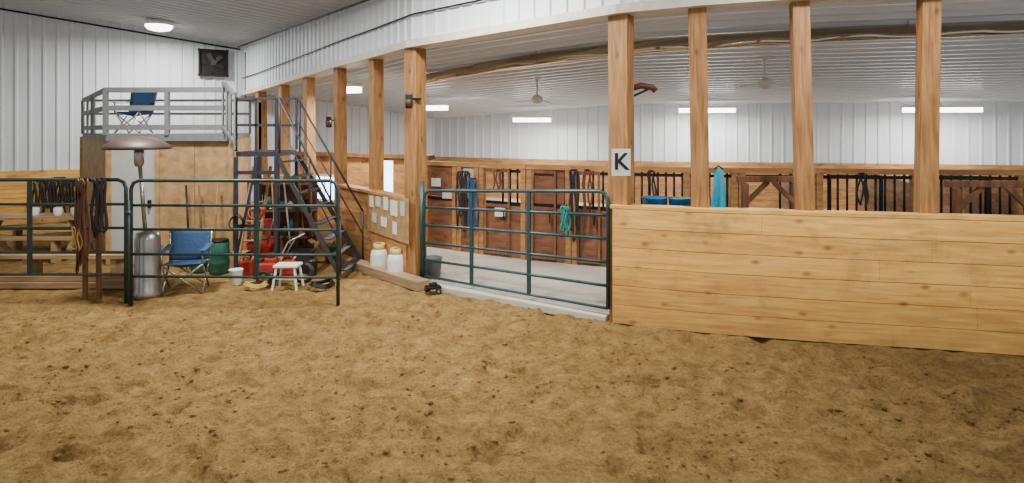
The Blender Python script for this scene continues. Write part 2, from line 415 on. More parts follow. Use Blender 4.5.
panel('pipe_gate','long teal green six-rail steel pipe gate','gate',G(424,8.15),G(608,6.62),[1.28,1.05,.81,.57,.34,.12],[1.42,1.16,.90,.64,.38,.13],False,'teal',[.3,.62],r=.02)
mb=MB(); mb.tube(G(422,8.2,-.02),G(422,8.2,1.4),.03,10); mb.done('gate_post','teal',label='teal steel pipe hinge post for the gate',cat='gate post')
mb=MB(); p=G(129,7.22,.0); mb.tube(p,p+up*1.25,.012,8); mb.tube(p+Vector((-.03,0,1.1)),p+Vector((.03,0,1.1)),.03,8); mb.done('panel_pin','green',label='thin steel pin coupling two corral panels',cat='pin')
# ---------------------------------------------------------------- plywood box + deck
dk=2.02
A=G(83,12.6);B=G(110,9.4);C=G(232,9.35);D=G(250,12.6)
t=thing('viewing_platform','tan plywood room carrying a grey railed viewing deck','platform',Vector((B.x,B.y,0)))
def sheets(p,q,k,z1):
    mb=MB()
    for i in range(k):
        a=p.lerp(q,i/k); b=p.lerp(q,(i+1)/k); dd=(b-a).normalized()*.004
        mb.beam(a+dd+Vector((0,0,z1/2)),b-dd+Vector((0,0,z1/2)),.03,z1)
    return mb
sheets(A,B,2,1.95).done('side_sheathing','osb',parent=t)
B2=B.lerp(C,.40)
sheets(B2,C,2,1.95).done('front_sheathing','osb',parent=t)
sheets(C,D,2,1.95).done('side_sheathing','osb',parent=t)
dr=sheets(B,B2,1,1.95).done('door','pale',parent=t,label='pale grey flush door panel')
mb=MB(); c_=B.lerp(B2,.85); mb.box(c_+Vector((0,-.05,.95)),(.03,.06,.12)); mb.done('handle','blacks',parent=dr)
for p in(A,B,B2,C):
    mb=MB(); mb.box(p+Vector((0,-.02,.98)),(.07,.06,1.96)); mb.done('corner_trim','osb',parent=t)
mb=MB(); z=dk-.03
poly=[A,B,C,D]; vs=[p+Vector((0,-.1 if p in(B,C) else 0,z-.06)) for p in poly]+[p+Vector((0,-.1 if p in(B,C) else 0,z+.05)) for p in poly]
mb.add(vs,[(0,3,2,1),(4,5,6,7),(0,1,5,4),(1,2,6,5),(2,3,7,6),(3,0,4,7)]); mb.done('deck','grey',parent=t)
def rails(mb,p,q,z0,hs,k,th=.035,w=.09,pt=.07):
    for h in hs: mb.beam(p+Vector((0,0,z0+h)),q+Vector((0,0,z0+h)),th,w)
    for i in range(k+1):
        c=p.lerp(q,i/k); mb.box(c+Vector((0,0,z0+(hs[-1])/2)),(pt,pt,hs[-1]),0)
off=Vector((0,-.1,0))
mb=MB(); rails(mb,A,B+off,dk,(.12,.42,.70),2,w=.08,pt=.05)
rails(mb,B+off,C+off,dk,(.12,.42,.70),2,w=.08,pt=.06)
mb.done('railing','grey',parent=t)
mb=MB(); rails(mb,A+Vector((.1,0,0)),D,dk,(.42,.70),2,w=.05,pt=.04); mb.done('back_railing','grey',parent=t)
# landing + stairs
lz=1.80; y0,y1=8.45,9.25; xa=G(236,8.45).x; xb=-3.32
t=thing('stair_landing','black steel stair landing beside the plywood room','landing',(xa,y0,0))
mb=MB(); mb.box(((xa+xb)/2,(y0+y1)/2,lz-.04),(xb-xa,y1-y0,.07)); mb.done('platform','black',parent=t)
for x in(xa,xa+.28,xb):
    for y in(y0,y1):
        mb=MB(); mb.box((x,y,(lz-.08)/2),(.045,.045,lz-.08)); mb.done('leg','black',parent=t)
mb=MB()
rails(mb,Vector((xa,y0,0)),Vector((xb,y0,0)),lz,(.37,.74),2,.03,.035,.03)
rails(mb,Vector((xa,y0,0)),Vector((xa,y1,0)),lz,(.37,.74),1,.03,.035,.03)
rails(mb,Vector((xa,y1,0)),Vector((xb,y1,0)),lz,(.37,.78),2,.03,.035,.03)
mb.done('railing','black',parent=t)
mb=MB(); mb.beam(Vector((xa,y0,.3)),Vector((xa+.28,y0,1.6)),.02,.03); mb.beam(Vector((xa,y0,1.5)),Vector((xb,y0,1.5)),.03,.05);mb.beam(Vector((xa,y0,.75)),Vector((xa+.28,y0,.75)),.03,.04); mb.done('brace','black',parent=t)
t=thing('staircase','steep black open-tread staircase with thin handrails','staircase',(xb,y0,0))
xe=-2.3
for k,y in enumerate((y0,y1)):
    xt=xb+.03; ex=xe-(.12 if k==0 else 0)
    mb=MB(); mb.beam(Vector((xt,y,lz-.1)),Vector((ex,y,.04)),.03,.06); mb.done('stringer','dgrey' if k==0 else 'black',parent=t)
    mb=MB(); u=Vector((xt,y,lz+.76)); v=Vector((ex,y,.85))
    mb.tube(u,v,.016,8); mb.tube(u-Vector((0,0,.35)),v-Vector((0,0,.35)),.010,8)
    for q in(.02,.5,1): mb.tube(Vector((lerp(xt,ex,q),y,lerp(lz,.06,q))),u.lerp(v,q),.015,8)
    mb.done('handrail','black',parent=t)
for k in range(8):
    q=(k+.7)/8; mb=MB(); mb.box((lerp(xb,xe-.05,q),(y0+y1)/2,lerp(lz,.05,q)),(.13,y1-y0-.05,.018)); mb.done('tread','dgrey',parent=t)
t=thing('stair_gate_frame','grey slatted gate panel at top of the stairs','gate',(xa-.12,9.2,dk))
mb=MB(); a=G(223,9.2,dk+.02); b=G(235,8.42,dk-.2)
for k in range(4):
    p=a.lerp(b,k/3); mb.beam(p,p+Vector((0,0,.78)),.02,.04)
mb.beam(a+Vector((0,0,.78)),b+Vector((0,0,.78)),.04,.05); mb.beam(a+Vector((0,0,.1)),b+Vector((0,0,.1)),.04,.05); mb.done('slatted_panel','grey',parent=t)
# wall fan
c=endpt(213,.10); c.z=CZ+ (130-63)/F*c.y; ang=math.atan2(ED.y,ED.x)+math.pi
t=thing('wall_exhaust_fan','dark square exhaust fan set in the end wall','fan',(c.x,c.y,c.z-.32))
R=Matrix.Rotation(ang,3,'Z')
mb=MB(); s_=.32
for dx,dz,sx,sz in((0,s_,.7,.04),(0,-s_,.7,.04),(-s_,0,.04,.7),(s_,0,.04,.7)): mb.box(c+R@Vector((dx*1.,-.03,dz)),(sx,.10,sz),ang)
mb.done('housing','blacks',parent=t)
mb=MB(); mb.box(c,(.64,.02,.64),ang); mb.done('shutter','blacks',parent=t)
for k in range(5):
    a=math.pi/4+k*math.pi*.4; mb=MB()
    mb.beam(c+R@Vector((math.cos(a)*.03,-.05,math.sin(a)*.03)),c+R@Vector((math.cos(a)*.26,-.05,math.sin(a)*.26)),.13,.012,up=R@Vector((-math.sin(a)*.7,-1,math.cos(a)*.7))); mb.done('blade','dgrey',parent=t)
mb=MB(); mb.box(c+R@Vector((0,-.07,0)),(.12,.04,.12),ang); mb.done('hub','bronzed',parent=t)
# lamps
def arealight(parent,L,w,power,off,ang=0,shape='RECTANGLE'):
    l=bpy.data.lights.new('lamp_light','AREA'); l.shape=shape; l.size=L; 
    if shape=='RECTANGLE': l.size_y=w
    l.energy=power; l.color=(1,.97,.92)
    o=bpy.data.objects.new('lamp_light',l); S.collection.objects.link(o); o.parent=parent; o.location=(0,0,off); o.rotation_euler=(0,0,ang)
def fixture(name,label,c,L,ang,drop,power,w=.2,grp='ceiling lights',th=.06):
    t=thing(name,label,'light',c,grp); R=Matrix.Rotation(ang,3,'Z')
    mb=MB(); mb.box(c+Vector((0,0,th/2+.025)),(L*1.04,w*1.2,.05),ang); mb.done('housing','wp',parent=t)
    mb=MB(); mb.box(c,(L*.97,w,th),ang); mb.done('lamp_lens','lamp',parent=t)
    if drop>.01:
        for s_ in(-.35,.35):
            mb=MB(); p=c+R@Vector((s_*L,0,.07)); mb.tube(p,p+Vector((0,0,drop)),.004,6); mb.done('chain','wp',parent=t)
    arealight(t,L*.95,w,power,-th/2-.005,ang)
c=P(159,22,13.2); c.z=cz(c.x,c.y)-.17
t=thing('arena_lamp','bright round glowing lamp on the grey arena ceiling','light',c)
mb=MB(); mb.lathe(c,[(.12,-.09),(.22,-.06),(.27,0),(.26,.04)],28); mb.done('lamp_lens','lamp',parent=t)
mb=MB(); mb.lathe(c,[(.28,.03),(.29,.04),(.25,.12),(.1,.16)],28); mb.done('housing','wp',parent=t)
arealight(t,.4,.4,230,-.1,0,'DISK')
for px,py,d,L,a,dr_ in((532,120,16.2,1.05,-.1,.08),(707,110.5,15.2,1.4,-.1,.12),(942,110,14.0,1.7,-.1,.12),(350,90,11.5,.45,-.6,.06),(437,108,14.,.5,-.3,.1)):
    fixture('ceiling_light','long fluorescent light glowing under the stable ceiling',P(px,py,d),L,a,dr_,120,th=.11)
# ceiling fans
for px,py,d,rod in((537,100,11.5,.30),(765,84,9.5,.28)):
    c=P(px,py,d); t=thing('ceiling_fan','white ceiling fan hanging over the stable aisle','fan',c,'ceiling fans')
    mb=MB(); mb.lathe(c,[(.03,-.08),(.09,-.05),(.115,0),(.10,.06),(.05,.09)]); mb.done('motor','wp',parent=t)
    mb=MB(); mb.tube(c+Vector((0,0,.07)),c+Vector((0,0,.1+rod)),.02); mb.lathe(c+Vector((0,0,.08+rod)),[(.03,0),(.07,.05),(.07,.07)]); mb.done('rod','wp',parent=t)
    for k in range(3):
        a=.9+k*2.094; dv=Vector((math.cos(a),math.sin(a),-.1)); mb=MB(); mb.beam(c+dv*.1,c+dv*.42,.11,.014,up=(.2,0,1)); mb.done('blade','wp',parent=t)
# radiant heater reflector
hp=[P(425,79,10.8),P(440,76,10.4),P(500,65,9.5),P(560,56,8.8),P(640,47,8.05),P(740,40,7.6),P(840,34,7.4),P(950,30,7.2),P(1060,24,7.0),P(1180,18,6.9)]
def cr(p0,p1,p2,p3,t): return .5*((2*p1)+(p2-p0)*t+(2*p0-5*p1+4*p2-p3)*t*t+(3*p1-p0-3*p2+p3)*t**3)
hs_=[]
for i in range(len(hp)-1):
    for k in range(8): hs_.append(cr(hp[max(i-1,0)],hp[i],hp[i+1],hp[min(i+2,len(hp)-1)],k/8))
hs_.append(hp[-1])
t=thing('radiant_tube_heater','long shiny bronze and silver radiant heater reflector tube','heater',hp[0])
# folded sheet: steep lower lip, upper face tilted towards the ceiling, soft dents along its length
mb=MB(); vs=[]; prof=[(.11,-.09),(.125,-.055),(.115,-.02),(.09,.01),(.05,.05),(.0,.085),(-.06,.085),(-.06,-.09),(.08,-.10)]
for i,p in enumerate(hs_):
    q=hs_[min(i+1,len(hs_)-1)]-hs_[max(i-1,0)]; q.z=0; q.normalize(); n=Vector((q.y,-q.x,0)); s1=.03*math.sin(i*.8)+.012*math.sin(i*2.3)
    for k,(o,z) in enumerate(prof): vs.append(p+n*(o+(s1 if k in(1,2,3) else 0))+Vector((0,0,z)))
w_=len(prof); mb.add(vs,[(i*w_+k,i*w_+(k+1)%w_,(i+1)*w_+(k+1)%w_,(i+1)*w_+k) for i in range(len(hs_)-1) for k in range(w_)],True); mb.done('reflector','bronze',parent=t)
for i in range(5,len(hs_)-2,8):
    p=hs_[i]; mb=MB(); mb.tube(p+up*.08,p+up*.2,.008,6); mb.done('hanger','steel',parent=t)
# conduits
mb=MB(); mb.path([W[i]+Vector((0,-.17,HB[i]+.42)) for i in range(len(W))],.014,6); mb.done('electrical_conduit','blacks',label='dark conduit running along the upper white wall',cat='conduit')
mb=MB(); mb.path([EC+uu*(.1+k*.8)+nrm(EC,E2)*.06+Vector((0,0,cz((EC+uu*(.1+k*.8)).x,(EC+uu*(.1+k*.8)).y)-.14)) for k in range(8)],.02,6); mb.done('electrical_conduit','blacks',label='dark conduit below the ceiling on the end wall',cat='conduit')
mb=MB(); mb.path([EC+vv*(.2+k*.8)+Vector((-.14,-.16,cz((EC+vv*(.2+k*.8)).x,(EC+vv*(.2+k*.8)).y)-.09)) for k in range(13)],.02,6); mb.done('electrical_conduit','blacks',label='dark conduit at the ceiling edge above the posts',cat='conduit')
mb=MB(); p=EC+nrm(EC,E2)*.08+Vector((.1,-.2,0)); mb.tube(p+Vector((0,0,2.9)),p+Vector((0,0,4.1)),.015,6); mb.done('electrical_conduit','blacks',label='vertical dark conduit in the wall corner',cat='conduit')
# ---------------------------------------------------------------- tack room behind posts
oa=G(296,13.2);ob=G(432,11.2)
t=thing('tack_room','warm plywood tack room wall with lit doorway and window','room partition',oa)
def seg(px): 
    k=(px-CX)/F; q=(k*oa.y-oa.x)/((ob.x-oa.x)-k*(ob.y-oa.y)); return oa.lerp(ob,q)
mb=MB(); zt=1.55
def wseg(a,b,z0,z1): mb.beam(seg(a)+Vector((0,0,(z0+z1)/2)),seg(b)+Vector((0,0,(z0+z1)/2)),.06,z1-z0)
wseg(296,312,0,zt);wseg(312,339,0,.62);wseg(312,339,1.14,zt);wseg(339,381,0,zt);wseg(381,394,1.5,zt);wseg(394,432,0,zt)
mb.done('plywood_wall','orange',parent=t)
mb=MB(); a,b=seg(312),seg(339); mb.beam(a+Vector((0,.02,.88)),b+Vector((0,.02,.88)),.01,.52); mb.done('window_pane','glow',parent=t)
mb=MB(); c=a.lerp(b,.5); mb.box(c+Vector((0,-.03,.88)),(.02,.03,.5)); mb.beam(a+Vector((0,-.03,1.14)),b+Vector((0,-.03,1.14)),.04,.05);mb.beam(a+Vector((0,-.03,.62)),b+Vector((0,-.03,.62)),.04,.05); mb.done('window_frame','wp',parent=t)
mb=MB(); a,b=seg(381),seg(394); mb.beam(a+Vector((0,.04,.75)),b+Vector((0,.04,.75)),.02,1.5); d_=mb.done('door','glow',parent=t)
mb=MB(); mb.box(a+Vector((.03,-.01,.8)),(.03,.03,.1)); mb.done('handle','blacks',parent=d_)
mb=MB(); mb.beam(oa+Vector((0,0,zt+.04)),ob+Vector((0,0,zt+.04)),.16,.08); mb.done('top_plate','dark',parent=t)
# ---------------------------------------------------------------- stalls
sp=[(425,10.6),(458,10.2),(480,9.95),(527,9.5),(572,9.2),(615,8.95),(690,8.7),(738,8.6),(815,8.45),(918,8.3),(1024,8.15),(1140,8.0)]
SP=[G(*a) for a in sp]
for i in range(len(SP)-1):
    a,b=SP[i],SP[i+1]; d=(b-a).normalized(); L=(b-a).length
    t=thing('horse_stall','brown plywood horse stall front with black upper bars','stall',a,'row of horse stalls')
    hb=.86 if i<5 else .78; zt=1.50
    for p in(a+d*.05,b-d*.05):
        mb=MB(); mb.box(p+up*(zt/2+.02),(.09,.09,zt-.04),math.atan2(d.y,d.x)); mb.done('post','orange',parent=t,bevel=.005)
    mb=MB(); mb.beam(a+up*(zt+.02),b+up*(zt+.02),.12,.07); mb.done('top_rail','orange',parent=t)
    mb=MB(); k=max(1,int(L/.6))
    for j in range(k):
        p=a.lerp(b,j/k)+d*.004; q=a.lerp(b,(j+1)/k)-d*.004; mb.beam(p+up*(hb/2+.05),q+up*(hb/2+.05),.04,hb-.02)
    mb.done('lower_panel','brown',parent=t)
    mb=MB(); mb.beam(a+up*(hb+.06),b+up*(hb+.06),.07,.05); mb.done('middle_rail','blacks',parent=t)
    if i not in(0,1,3,):
        mb=MB(); mb.beam(a+up*(zt-.06),b+up*(zt-.06),.05,.045); mb.done('bar_header','blacks',parent=t)
        f0,f1=(0.04,.96)
        if i==7: f0,f1=.55,.96
        if i==5: f0,f1=.15,.9
        if i in(2,4): f0,f1=.5,.96
        nb=int(L*(f1-f0)/.115)
        for j in range(0,nb+1):
            p=a.lerp(b,f0+(f1-f0)*j/nb); mb=MB(); mb.tube(p+up*(hb+.06),p+up*(zt-.02),.017,6); mb.done('bar','blacks',parent=t)
    if i in(0,1,3):
        mb=MB(); p=a+d*.12;q=b-d*.12; mb.beam(p+up*(hb+.36),q+up*(hb+.36),.03,zt-hb-.1); mb.done('upper_panel','brown' if i!=1 else 'pale',parent=t)
    if i in(2,3,4,8,9):
        mb=MB(); p=a+d*(L*.12)+Vector((0,-.06,0)); q=a+d*(L*.62)+Vector((0,-.06,0))
        for z in(.12,hb+.02): mb.beam(p+up*z,q+up*z,.03,.05)
        mb.beam(p+up*.1,p+up*(zt-.03),.03,.045); mb.beam(q+up*.1,q+up*(zt-.03),.03,.045); mb.beam(p+up*(zt-.05),q+up*(zt-.05),.03,.05)
        dd=mb.done('sliding_door_frame','dark' if i<6 else 'blacks',parent=t)
        mb=MB(); mb.box(q+Vector((-.08,-.04,.75)),(.02,.04,.14)); mb.done('handle','blacks',parent=dd)
for i in(3,5,7,8,9,10):
    a=SP[i]+Vector((0,.1,0)); b=a+Vector((.9,2.9,0)); mb=MB()
    for k in range(7): mb.beam(a+up*(.12+.19*k),b+up*(.12+.19*k),.04,.18)
    mb.done('stall_partition','orange',label='horizontal pine boards dividing two stalls',cat='partition',group='stall partitions')
# ---------------------------------------------------------------- racks
for (x0,x1,d,y) in((737,803,7.0,179),(946,1040,6.7,184)):
    a=P(x0,y,d);b=P(x1,y,d-.1); t=thing('timber_rack','brown timber rack with diagonal knee braces','rack',Vector((a.x,a.y,.05)),'timber racks behind the half wall')
    mb=MB(); mb.beam(a,b,.08,.07); mb.done('crossbar','dark',parent=t,bevel=.006)
    for f in(.12,.88):
        p=a.lerp(b,f); mb=MB(); mb.box(Vector((p.x,p.y,(p.z-.05+.05)/2)),(.07,.07,p.z-.1)); mb.done('leg','dark',parent=t,bevel=.006)
        mb=MB(); s_=1 if f<.5 else -1; mb.beam(p+Vector((s_*.0,-.02,-.28)),p+Vector((s_*.26,-.02,-.03)),.04,.05); mb.done('knee_brace','dark',parent=t)
# ---------------------------------------------------------------- K sign
c=P(622,162.5,6.42); c.y=6.47
t=thing('letter_sign','white dressage marker card with a black letter K','sign',c+Vector((0,0,-.145)))
mb=MB(); mb.box(c,(.20,.012,.29)); mb.done('card','paper',parent=t)
cu=bpy.data.curves.new('k','FONT'); cu.body='K'; cu.size=.25; cu.extrude=.003; cu.align_x='CENTER'; cu.align_y='CENTER'; cu.offset=.005
o=bpy.data.objects.new('k',cu); S.collection.objects.link(o); bpy.context.view_layer.update()
me=bpy.data.meshes.new_from_object(o.evaluated_get(bpy.context.evaluated_depsgraph_get())); bpy.data.objects.remove(o)
ko=bpy.data.objects.new('letter',me); S.collection.objects.link(ko); me.materials.clear(); me.materials.append(M['ink'])
ko.parent=t; ko.location=(0,-.009,.145); ko.rotation_euler=(math.pi/2,0,0)
def clamp(name,label,cat,c,m1,m2,s_=1):
    t=thing(name,label,cat,c)
    mb=MB(); mb.box(c+Vector((0,0,0)),(.10*s_,.10,.2),.2); mb.done('body',m1,parent=t,bevel=.015)
    mb=MB(); mb.lathe(c+Vector((0,-.05,-.08)),[(.03,.0),(.05,.05),(.05,.1)],12); mb.done('nozzle',m2,parent=t)
    mb=MB(); mb.beam(c+Vector((0,0,.03)),c+Vector((.14*s_,.12,.03)),.03,.03); mb.done('bracket','blacks',parent=t)
clamp('wall_speaker','small black speaker clamped to a timber post','speaker',P(409,101,8.2),'blacks','bronzed')
clamp('post_sensor','small black device fixed to a timber post','device',P(329,122,10.9),'blacks','leather')
c=P(643,90,6.75); t=thing('saddle_bracket','brown leather-topped bracket jutting from a post','bracket',c)
mb=MB(); mb.path([c+Vector((-.13,0,.02)),c+Vector((-.02,0,.05)),c+Vector((.1,0,.03)),c+Vector((.14,0,-.01))],.035,10,flat=1.6); mb.done('top_pad','leather',parent=t)
mb=MB(); mb.tube(c+Vector((-.13,0,-.08)),c+Vector((.08,0,.02)),.012); mb.tube(c+Vector((-.14,0,0)),c+Vector((-.14,0,-.1)),.012); mb.done('arm','blacks',parent=t)
# ---------------------------------------------------------------- notice board
a=wallpt(373)+Vector((-.03,-.19,0)); b=wallpt(411)+Vector((0,-.24,0)); d=(b-a).normalized(); an=math.atan2(d.y,d.x); nn=nrm(a,b)
t=thing('notice_board','weathered plywood board holding pinned papers','notice board',Vector((a.x,a.y,.5)))
mb=MB(); mb.beam(a+up*.84,b+up*.84,.02,.62); mb.done('backing','osb',parent=t)
for k,(u,z,w,h,m) in enumerate(((.12,1.0,.12,.17,'paper'),(.3,1.02,.14,.15,'paperb'),(.5,1.02,.12,.19,'paper'),(.7,.98,.18,.22,'paper'),(.9,1.0,.10,.2,'paperb'),(.2,.76,.12,.14,'paperb'),(.45,.74,.16,.14,'paper'),(.72,.70,.11,.18,'paper'))):
    c=a.lerp(b,u)+nn*.018+up*z; mb=MB(); mb.box(c,(w*1.3,.004,h),an); mb.done('paper_notice',m,label='printed paper notice pinned on the plywood board',cat='paper',group='notices on the board')
# ---------------------------------------------------------------- gas cylinders
for px,d in((379,8.85),(396,8.5)):
    c=G(px,d,.0); t=thing('gas_cylinder','white propane cylinder with yellowed base and collar','gas cylinder',c,'gas cylinders by the half wall')
    r=.125; mb=MB(); mb.lathe(c,[(r*.7,.03),(r*.95,.05),(r,.1),(r,.26),(r*.9,.32),(r*.5,.36)],24); mb.done('tank','wp',parent=t)
    mb=MB(); mb.lathe(c,[(r*.75,-.01),(r*.78,-.01),(r*.78,.06),(r*.75,.06)],24); mb.done('foot_ring','yel',parent=t)
    mb=MB(); mb.lathe(c,[(r*.62,.33),(r*.66,.33),(r*.66,.43),(r*.62,.43),(r*.6,.36)],24); mb.done('collar','yel',parent=t)
    mb=MB(); mb.tube(c+up*.35,c+up*.41,.02); mb.box(c+up*.42,(.07,.03,.02)); mb.done('valve','steel',parent=t)
# ---------------------------------------------------------------- camp chair
def campchair(c,rz,s,label):
    t=thing('camping_chair',label,'chair',c); R=Matrix.Rotation(rz,3,'Z')
    def q(x,y,z): return c+R@Vector((x*s,y*s,z*s))
    w=.27
    mb=MB()
    for y in(-.2,.2):
        mb.tube(q(-w,y,0.0),q(w,y,.42),.013*s); mb.tube(q(w,y,0.0),q(-w,y,.42),.013*s)
    for x in(-w,w):
        mb.tube(q(x,-.2,.0),q(x,.2,.42),.013*s); mb.tube(q(x,.2,.0),q(x,-.2,.42),.013*s)
        mb.tube(q(x,-.2,.4),q(x,-.2,.62),.013*s); mb.tube(q(x,.2,.4),q(x*1.08,.3,.88),.013*s)
    mb.done('frame','steel',parent=t)
    def cloth(name,f,n1=6,n2=6,m='blue'):
        vs=[f(i/n1,j/n2) for i in range(n1+1) for j in range(n2+1)]; w_=n2+1
        mb=MB(); mb.add(vs,[(i*w_+j,i*w_+j+1,(i+1)*w_+j+1,(i+1)*w_+j) for i in range(n1) for j in range(n2)],True); o=mb.done(name,m,parent=t)
        so=o.modifiers.new('s','SOLIDIFY'); so.thickness=.008
    cloth('seat',lambda a,b:q((a-.5)*2*w,-.22+.42*b,.43-.07*math.sin(math.pi*a)*math.sin(math.pi*b)-.03*b))
    cloth('backrest',lambda a,b:q((a-.5)*2*w*(1+.08*b),.2+.1*b+.05*math.sin(math.pi*a),.42+.46*b-.02*math.sin(math.pi*a)))
    for x in(-w,w): cloth('armrest',lambda a,b:q(x+(a-.5)*.09,-.24+.5*b,.62+.03*b-.02*math.sin(math.pi*b)),2,5)
campchair(G(186,7.85),.25,.88,'navy blue folding camping chair on the dirt')
campchair(G(134,10.5,dk+.03),-.1,.84,'navy blue folding camping chair on the deck')
# ---------------------------------------------------------------- patio heater
c=G(143,7.6); t=thing('patio_heater','steel mushroom patio heater with wide brown hood','patio heater',c)
mb=MB(); mb.lathe(c+Vector((.06,0,0)),[(.16,-.01),(.17,.04),(.15,.08),(.145,.72),(.13,.80),(.05,.83)],24); mb.done('tank_housing','steel',parent=t)
mb=MB(); mb.path([c+Vector((.03,0,.8)),c+Vector((-.04,0,1.66))],.024,12); mb.done('pole','steel',parent=t)
mb=MB(); mb.lathe(c+Vector((-.05,0,1.64)),[(.04,0),(.055,.03),(.06,.17),(.05,.22),(.03,.24)],20); mb.done('burner','steel',parent=t)
mb=MB(); mb.lathe(c+Vector((-.07,0,1.875)),[(.375,-.02),(.385,-.015),(.375,.02),(.31,.075),(.20,.12),(.06,.145),(.02,.14),(.04,.13),(.18,.105),(.30,.055),(.36,-.015)],36); mb.done('hood','bronzed',parent=t)
mb=MB(); mb.tube(c+Vector((-.05,0,1.84)),c+Vector((-.07,0,2.015)),.012); mb.done('hood_stem','steel',parent=t)
# ---------------------------------------------------------------- table, lumber
def table(c,L,W_,hz,rz,label):
    t=thing('picnic_table',label,'table',c); R=Matrix.Rotation(rz,3,'Z')
    mb=MB()
    for k in range(4): mb.box(c+R@Vector((0,(k-1.5)*W_/4,hz)),(L,W_/4-.01,.04),rz)
    mb.done('table_top','table',parent=t)
    for s_ in(-1,1):
        mb=MB()
        mb.beam(c+R@Vector((s_*L*.36,-W_*.5,.02)),c+R@Vector((s_*L*.36,W_*.3,hz-.02)),.04,.08); mb.beam(c+R@Vector((s_*L*.36,W_*.5,.02)),c+R@Vector((s_*L*.36,-W_*.3,hz-.02)),.04,.08)
        mb.done('crossed_legs','table',parent=t)
    for s_ in(-1,1):
        mb=MB(); mb.box(c+R@Vector((0,s_*(W_/2+.2),hz*.58)),(L,.2,.035),rz); mb.done('bench_seat','table',parent=t)
        for e in(-1,1):
            mb=MB(); mb.box(c+R@Vector((e*L*.36,s_*(W_/2+.2),hz*.28)),(.05,.16,hz*.56),rz); mb.done('bench_leg','table',parent=t)
table(G(36,10.0),1.9,.6,.66,.03,'weathered timber picnic table behind the corral panel')
c=G(40,8.35); t=thing('timber_bench','long low weathered timber bench behind the panel','bench',c)
mb=MB(); mb.box(c+Vector((-.2,0,.36)),(2.9,.3,.05)); mb.done('seat','table',parent=t)
for x in(-1.5,-.1,1.1):
    mb=MB(); mb.box(c+Vector((x,0,.165)),(.08,.26,.35)); mb.done('leg','table',parent=t)
for x,y,z,L in((-.1,8.0,.04,2.9),(0,8.02,.125,2.6)):
    mb=MB(); c=G(40,y,z); mb.box(c+Vector((x,0,0)),(L,.14,.085),.01); mb.done('landscape_timber','table',label='weathered landscape timber lying behind the panel',cat='timber',group='landscape timbers',bevel=.01)
for px,z,m in((35,.68,'wp'),(58,.68,'paper'),(75,.68,'paperb')):
    c=G(px,9.95,z); mb=MB(); mb.lathe(c,[(.05,0),(.06,.01),(.065,.12),(.05,.14),(.055,.12)],16); mb.done('mug','%s'%m,label='small cup standing on the picnic table',cat='cup',group='cups on the table')
def loops(name,label,cat,c,n,w,h,m,r=.012,group=None,sx=Vector((1,0,0)),d2=None):
    t=thing(name,label,cat,c,group)
    for k in range(n):
        x0=(k-(n-1)/2)*w/max(1,n-1) if n>1 else 0
        hh=h*(.6+.4*random.random()); ww=w/(n)*(.3+.6*random.random()); ph=random.random()
        pts=[c+sx*(x0+ww*math.sin(a)*(1-.5*math.cos(a))+.015*math.sin(3*a+ph*6))+Vector((0,-.02-.01*k,-hh/2+hh/2*math.cos(a))) for a in[i*2*math.pi/18 for i in range(18)]]
        mb=MB(); mb.path(pts,r,6,closed=True,flat=.5); mb.done('strap',m,parent=t)
    mb=MB(); mb.beam(c-sx*w*.5+Vector((0,.01,.0)),c+sx*w*.5+Vector((0,.01,.0)),.03,.03); mb.done('hanger','blacks',parent=t)
    return t
for px in(43,50,60,67,76):
    c=endpt(px,.13)+up*(.9+.12*random.random()); loops('hanging_bridle','dark leather bridle hanging on the end wall boards','bridle',c,3,.22,.85,'leatherd',.024,'bridles on the end wall',sx=uu)
for px,d,n,w,h,m in((84,7.30,4,.13,1.15,'leather'),(101,7.30,3,.12,.8,'leatherd')):
    c=G(px,d,1.50); loops('leather_harness','brown leather harness straps draped on the corral panel','harness',c,n,w,h,m,.02,'tack on the corral panel')
c=G(78,7.29,.92); loops('coiled_rope','yellow rope looped on the corral panel rail','rope',c,2,.08,.3,'rope',.01)
t=thing('wooden_stand','narrow dark wooden stand behind the hanging tack','stand',G(86,7.45))
for a_,b_,n_ in((G(85,7.45),G(86,7.45,1.45),'leg'),(G(99,7.45),G(98,7.45,1.3),'leg'),(G(84,7.45,.9),G(100,7.45,.9),'crossbar'),(G(84,7.45,.3),G(100,7.45,.3),'crossbar')):
    mb=MB(); mb.beam(a_,b_,.045,.04); mb.done(n_,'dark',parent=t)
# tiller
def sc(c,s): return lambda x,y,z: c+Vector((x*s,y*s,z*s))
c=G(270,8.2); q=sc(c,.85); t=thing('garden_tiller','red engine powered tiller under the landing','tiller',c)
mb=MB(); mb.box(q(0,0,.27),(.28,.2,.13),.2); mb.box(q(.02,0,.38),(.15,.14,.08),.2); mb.done('engine_cover','red',parent=t,bevel=.02)
mb=MB(); mb.lathe(q(.02,0,.43),[(.06,0),(.07,.02),(.05,.05)],16); mb.box(q(-.16,0,.34),(.07,.12,.1)); mb.done('air_filter','dgrey',parent=t)
for s_ in(-1,1):
    mb=MB(); mb.path([q(-.02+math.cos(a)*.1,s_*.19,.13+math.sin(a)*.1) for a in[i*2*math.pi/16 for i in range(16)]],.024,8,closed=True)
    w_=mb.done('wheel','rubber',parent=t); mb=MB(); mb.box(q(-.02,s_*.19,.13),(.14,.02,.02)); mb.box(q(-.02,s_*.19,.13),(.02,.02,.14)); mb.done('hub','steel',parent=w_)
mb=MB()
for s_ in(-1,1): mb.path([q(.1,s_*.1,.25),q(.35,s_*.16,.7),q(.5,s_*.18,.78)],.011)
mb.tube(q(.35,-.16,.7),q(.35,.16,.7),.011); mb.done('handlebar','steel',parent=t)
